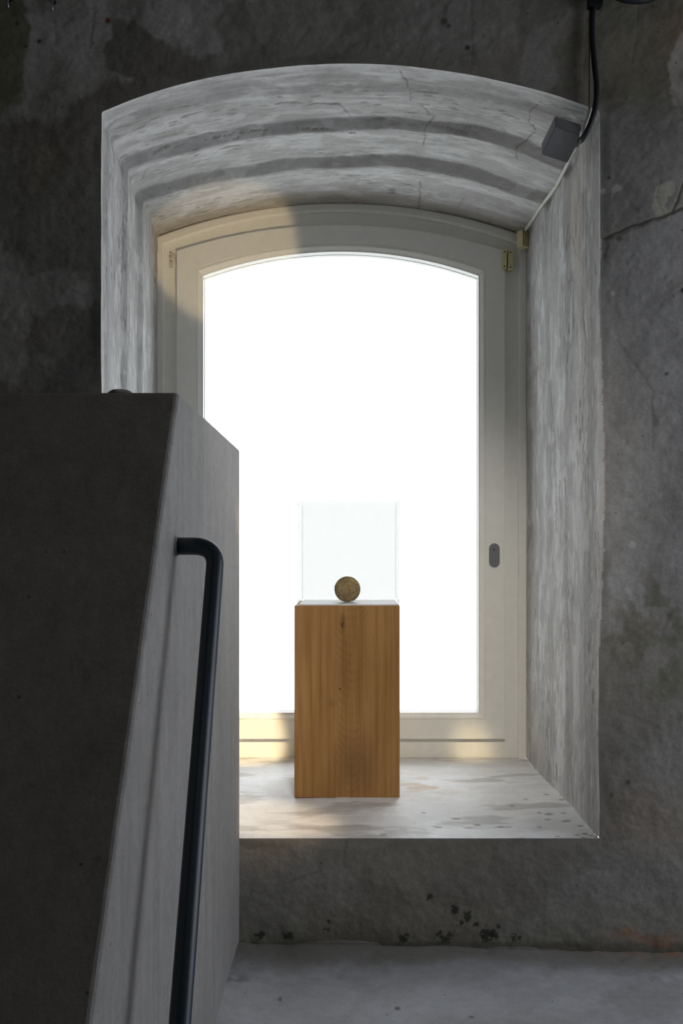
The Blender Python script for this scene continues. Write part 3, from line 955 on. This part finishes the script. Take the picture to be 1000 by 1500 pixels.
# ------------------------------------------------------------------ pedestal
PD = 3.03
def PX_(v): return (v - VX) * PD / F
x0, x1 = PX_(431), PX_(585.3)
zt, zbm = EYE + (VY - 887.3) * PD / F, EYE + SILL + .002
y1 = PD + (x1 - x0)
ped = empty('pedestal', ((x0 + x1) / 2, (PD + y1) / 2, zbm), label='square oak veneered pedestal standing on the window sill', cat='pedestal')
def pbox(name, lo, hi, bev, mat, par): 
    bm = box_bm(Vector(lo) - par.location, Vector(hi) - par.location, bev)
    return from_bm(name, bm, mat, par)
th = .019; g = .0006
pbox('front_panel', (x0, PD, zbm), (x1, PD + th, zt - .0), .0010, M_wood, ped)
pbox('back_panel', (x0, y1 - th, zbm), (x1, y1, zt), .0010, M_wood, ped)
pbox('side_panel', (x0, PD + th + g, zbm), (x0 + th, y1 - th - g, zt), .0008, M_wood, ped)
pbox('side_panel', (x1 - th, PD + th + g, zbm), (x1, y1 - th - g, zt), .0008, M_wood, ped)
pbox('top_panel', (x0 + th + g, PD + th + g, zt - th), (x1 - th - g, y1 - th - g, zt), .0008, M_wood, ped)

# ------------------------------------------------------------------ display case
case = empty('display_case', ((x0 + x1) / 2, (PD + y1) / 2, zt), label='clear acrylic display cover on the oak pedestal', cat='display case')
pz = .0042
pbox('base_plate', (PX_(437), PD + .010, zt + .0003), (PX_(585) - .001, y1 - .010, zt + pz), .0006, M_plate, case)
cx0, cx1 = PX_(433.4), PX_(587.6); cz0 = zt + pz + .0004; cz1 = EYE + (VY - 731) * PD / F
cy0, cy1 = PD + .003, PD + .003 + (cx1 - cx0); w = .0045
pbox('front_pane', (cx0, cy0, cz0), (cx1, cy0 + w, cz1 - w), 0, M_case, case)
pbox('back_pane', (cx0, cy1 - w, cz0), (cx1, cy1, cz1 - w), 0, M_case, case)
pbox('side_pane', (cx0, cy0 + w, cz0), (cx0 + w, cy1 - w, cz1 - w), 0, M_edge, case)
pbox('side_pane', (cx1 - w, cy0 + w, cz0), (cx1, cy1 - w, cz1 - w), 0, M_edge, case)
pbox('top_pane', (cx0, cy0, cz1 - w), (cx1, cy1, cz1), 0, M_edge, case)

# ------------------------------------------------------------------ fibre ball
BD = 3.20; br = 19.0 * BD / F
bc_ = Vector(((508.6 - VX) * BD / F, BD, zt + pz + br * .965))
ball = empty('fibre_ball', (bc_.x, bc_.y, zt + pz), label='small brown ball of matted golden fibres inside the clear case', cat='ball')
off = bc_ - ball.location
m = NT('fibre_felt')
geo = m.n('ShaderNodeNewGeometry').outputs['Position']
n1 = m.noise(geo, 60, 5, .65); n2 = m.noise(geo, 300, 4, .7, 1.5)
c = m.mix(m.mapr(n1, .35, .65, 0, 1), srgb(215, 192, 160), srgb(250, 226, 180))
c = m.mix(m.mapr(n2, .45, .65, 0, .5), c, srgb(64, 52, 42))
m.l(c, m.b.inputs['Base Color']); m.b.inputs['Roughness'].default_value = .9
bp = m.n('ShaderNodeBump'); bp.inputs['Strength'].default_value = .8; bp.inputs['Distance'].default_value = .002
m.l(n2, bp.inputs['Height']); m.l(bp.outputs[0], m.b.inputs['Normal'])
bm = bmesh.new(); bmesh.ops.create_icosphere(bm, subdivisions=5, radius=1)
from mathutils import noise as mn
for v in bm.verts:
    nr = v.co.normalized()
    k = 1 + .025 * mn.noise(nr * 2.3) + .012 * mn.noise(nr * 9)
    v.co = nr * br * .975 * k
    if v.co.z < -br * .945: v.co.z = -br * .945
bmesh.ops.translate(bm, verts=bm.verts, vec=off)
from_bm('felt_core', bm, m.m, ball, True)
rnd = random.Random(8)
cols = [plain('fibre_gold', srgb(240, 216, 150), .6), plain('fibre_brown', srgb(186, 160, 124), .7), plain('fibre_dark', srgb(100, 84, 70), .8)]
for ci, cnt in ((0, 230), (1, 380), (2, 230)):
    VV = []; FF = []
    for k in range(cnt):
        a = Vector((rnd.gauss(0, 1), rnd.gauss(0, 1), rnd.gauss(0, 1))).normalized()
        if ci == 0 and rnd.random() < .7: a = (a + Vector((.2, -.9, .55))).normalized()
        if a.z < -.85: continue
        ax = Vector((rnd.gauss(0, 1), rnd.gauss(0, 1), rnd.gauss(0, 1))).normalized()
        tdir = a.cross(ax).normalized()
        L = rnd.uniform(.25, .8); bend = rnd.uniform(-.3, .3); pts_ = []
        for s in range(7):
            q = (s / 6 - .5) * L
            p = (a + tdir * q + a.cross(tdir) * bend * q * q * 2).normalized()
            lift = 1.0 + (.02 * abs(q) ** .5 if rnd.random() < .3 else 0)
            p = p * br * (.985 + .012 * rnd.random()) * lift
            p.z = max(p.z, -br * .955)
            pts_.append(p + off)
        v_, f_ = tube_np(pts_, .00042, 3)
        o_ = len(VV); VV += v_; FF += [tuple(i + o_ for i in f) for f in f_]
    from_np('fibres', [tuple(v) for v in VV], FF, cols[ci], parent=ball, kind='stuff')
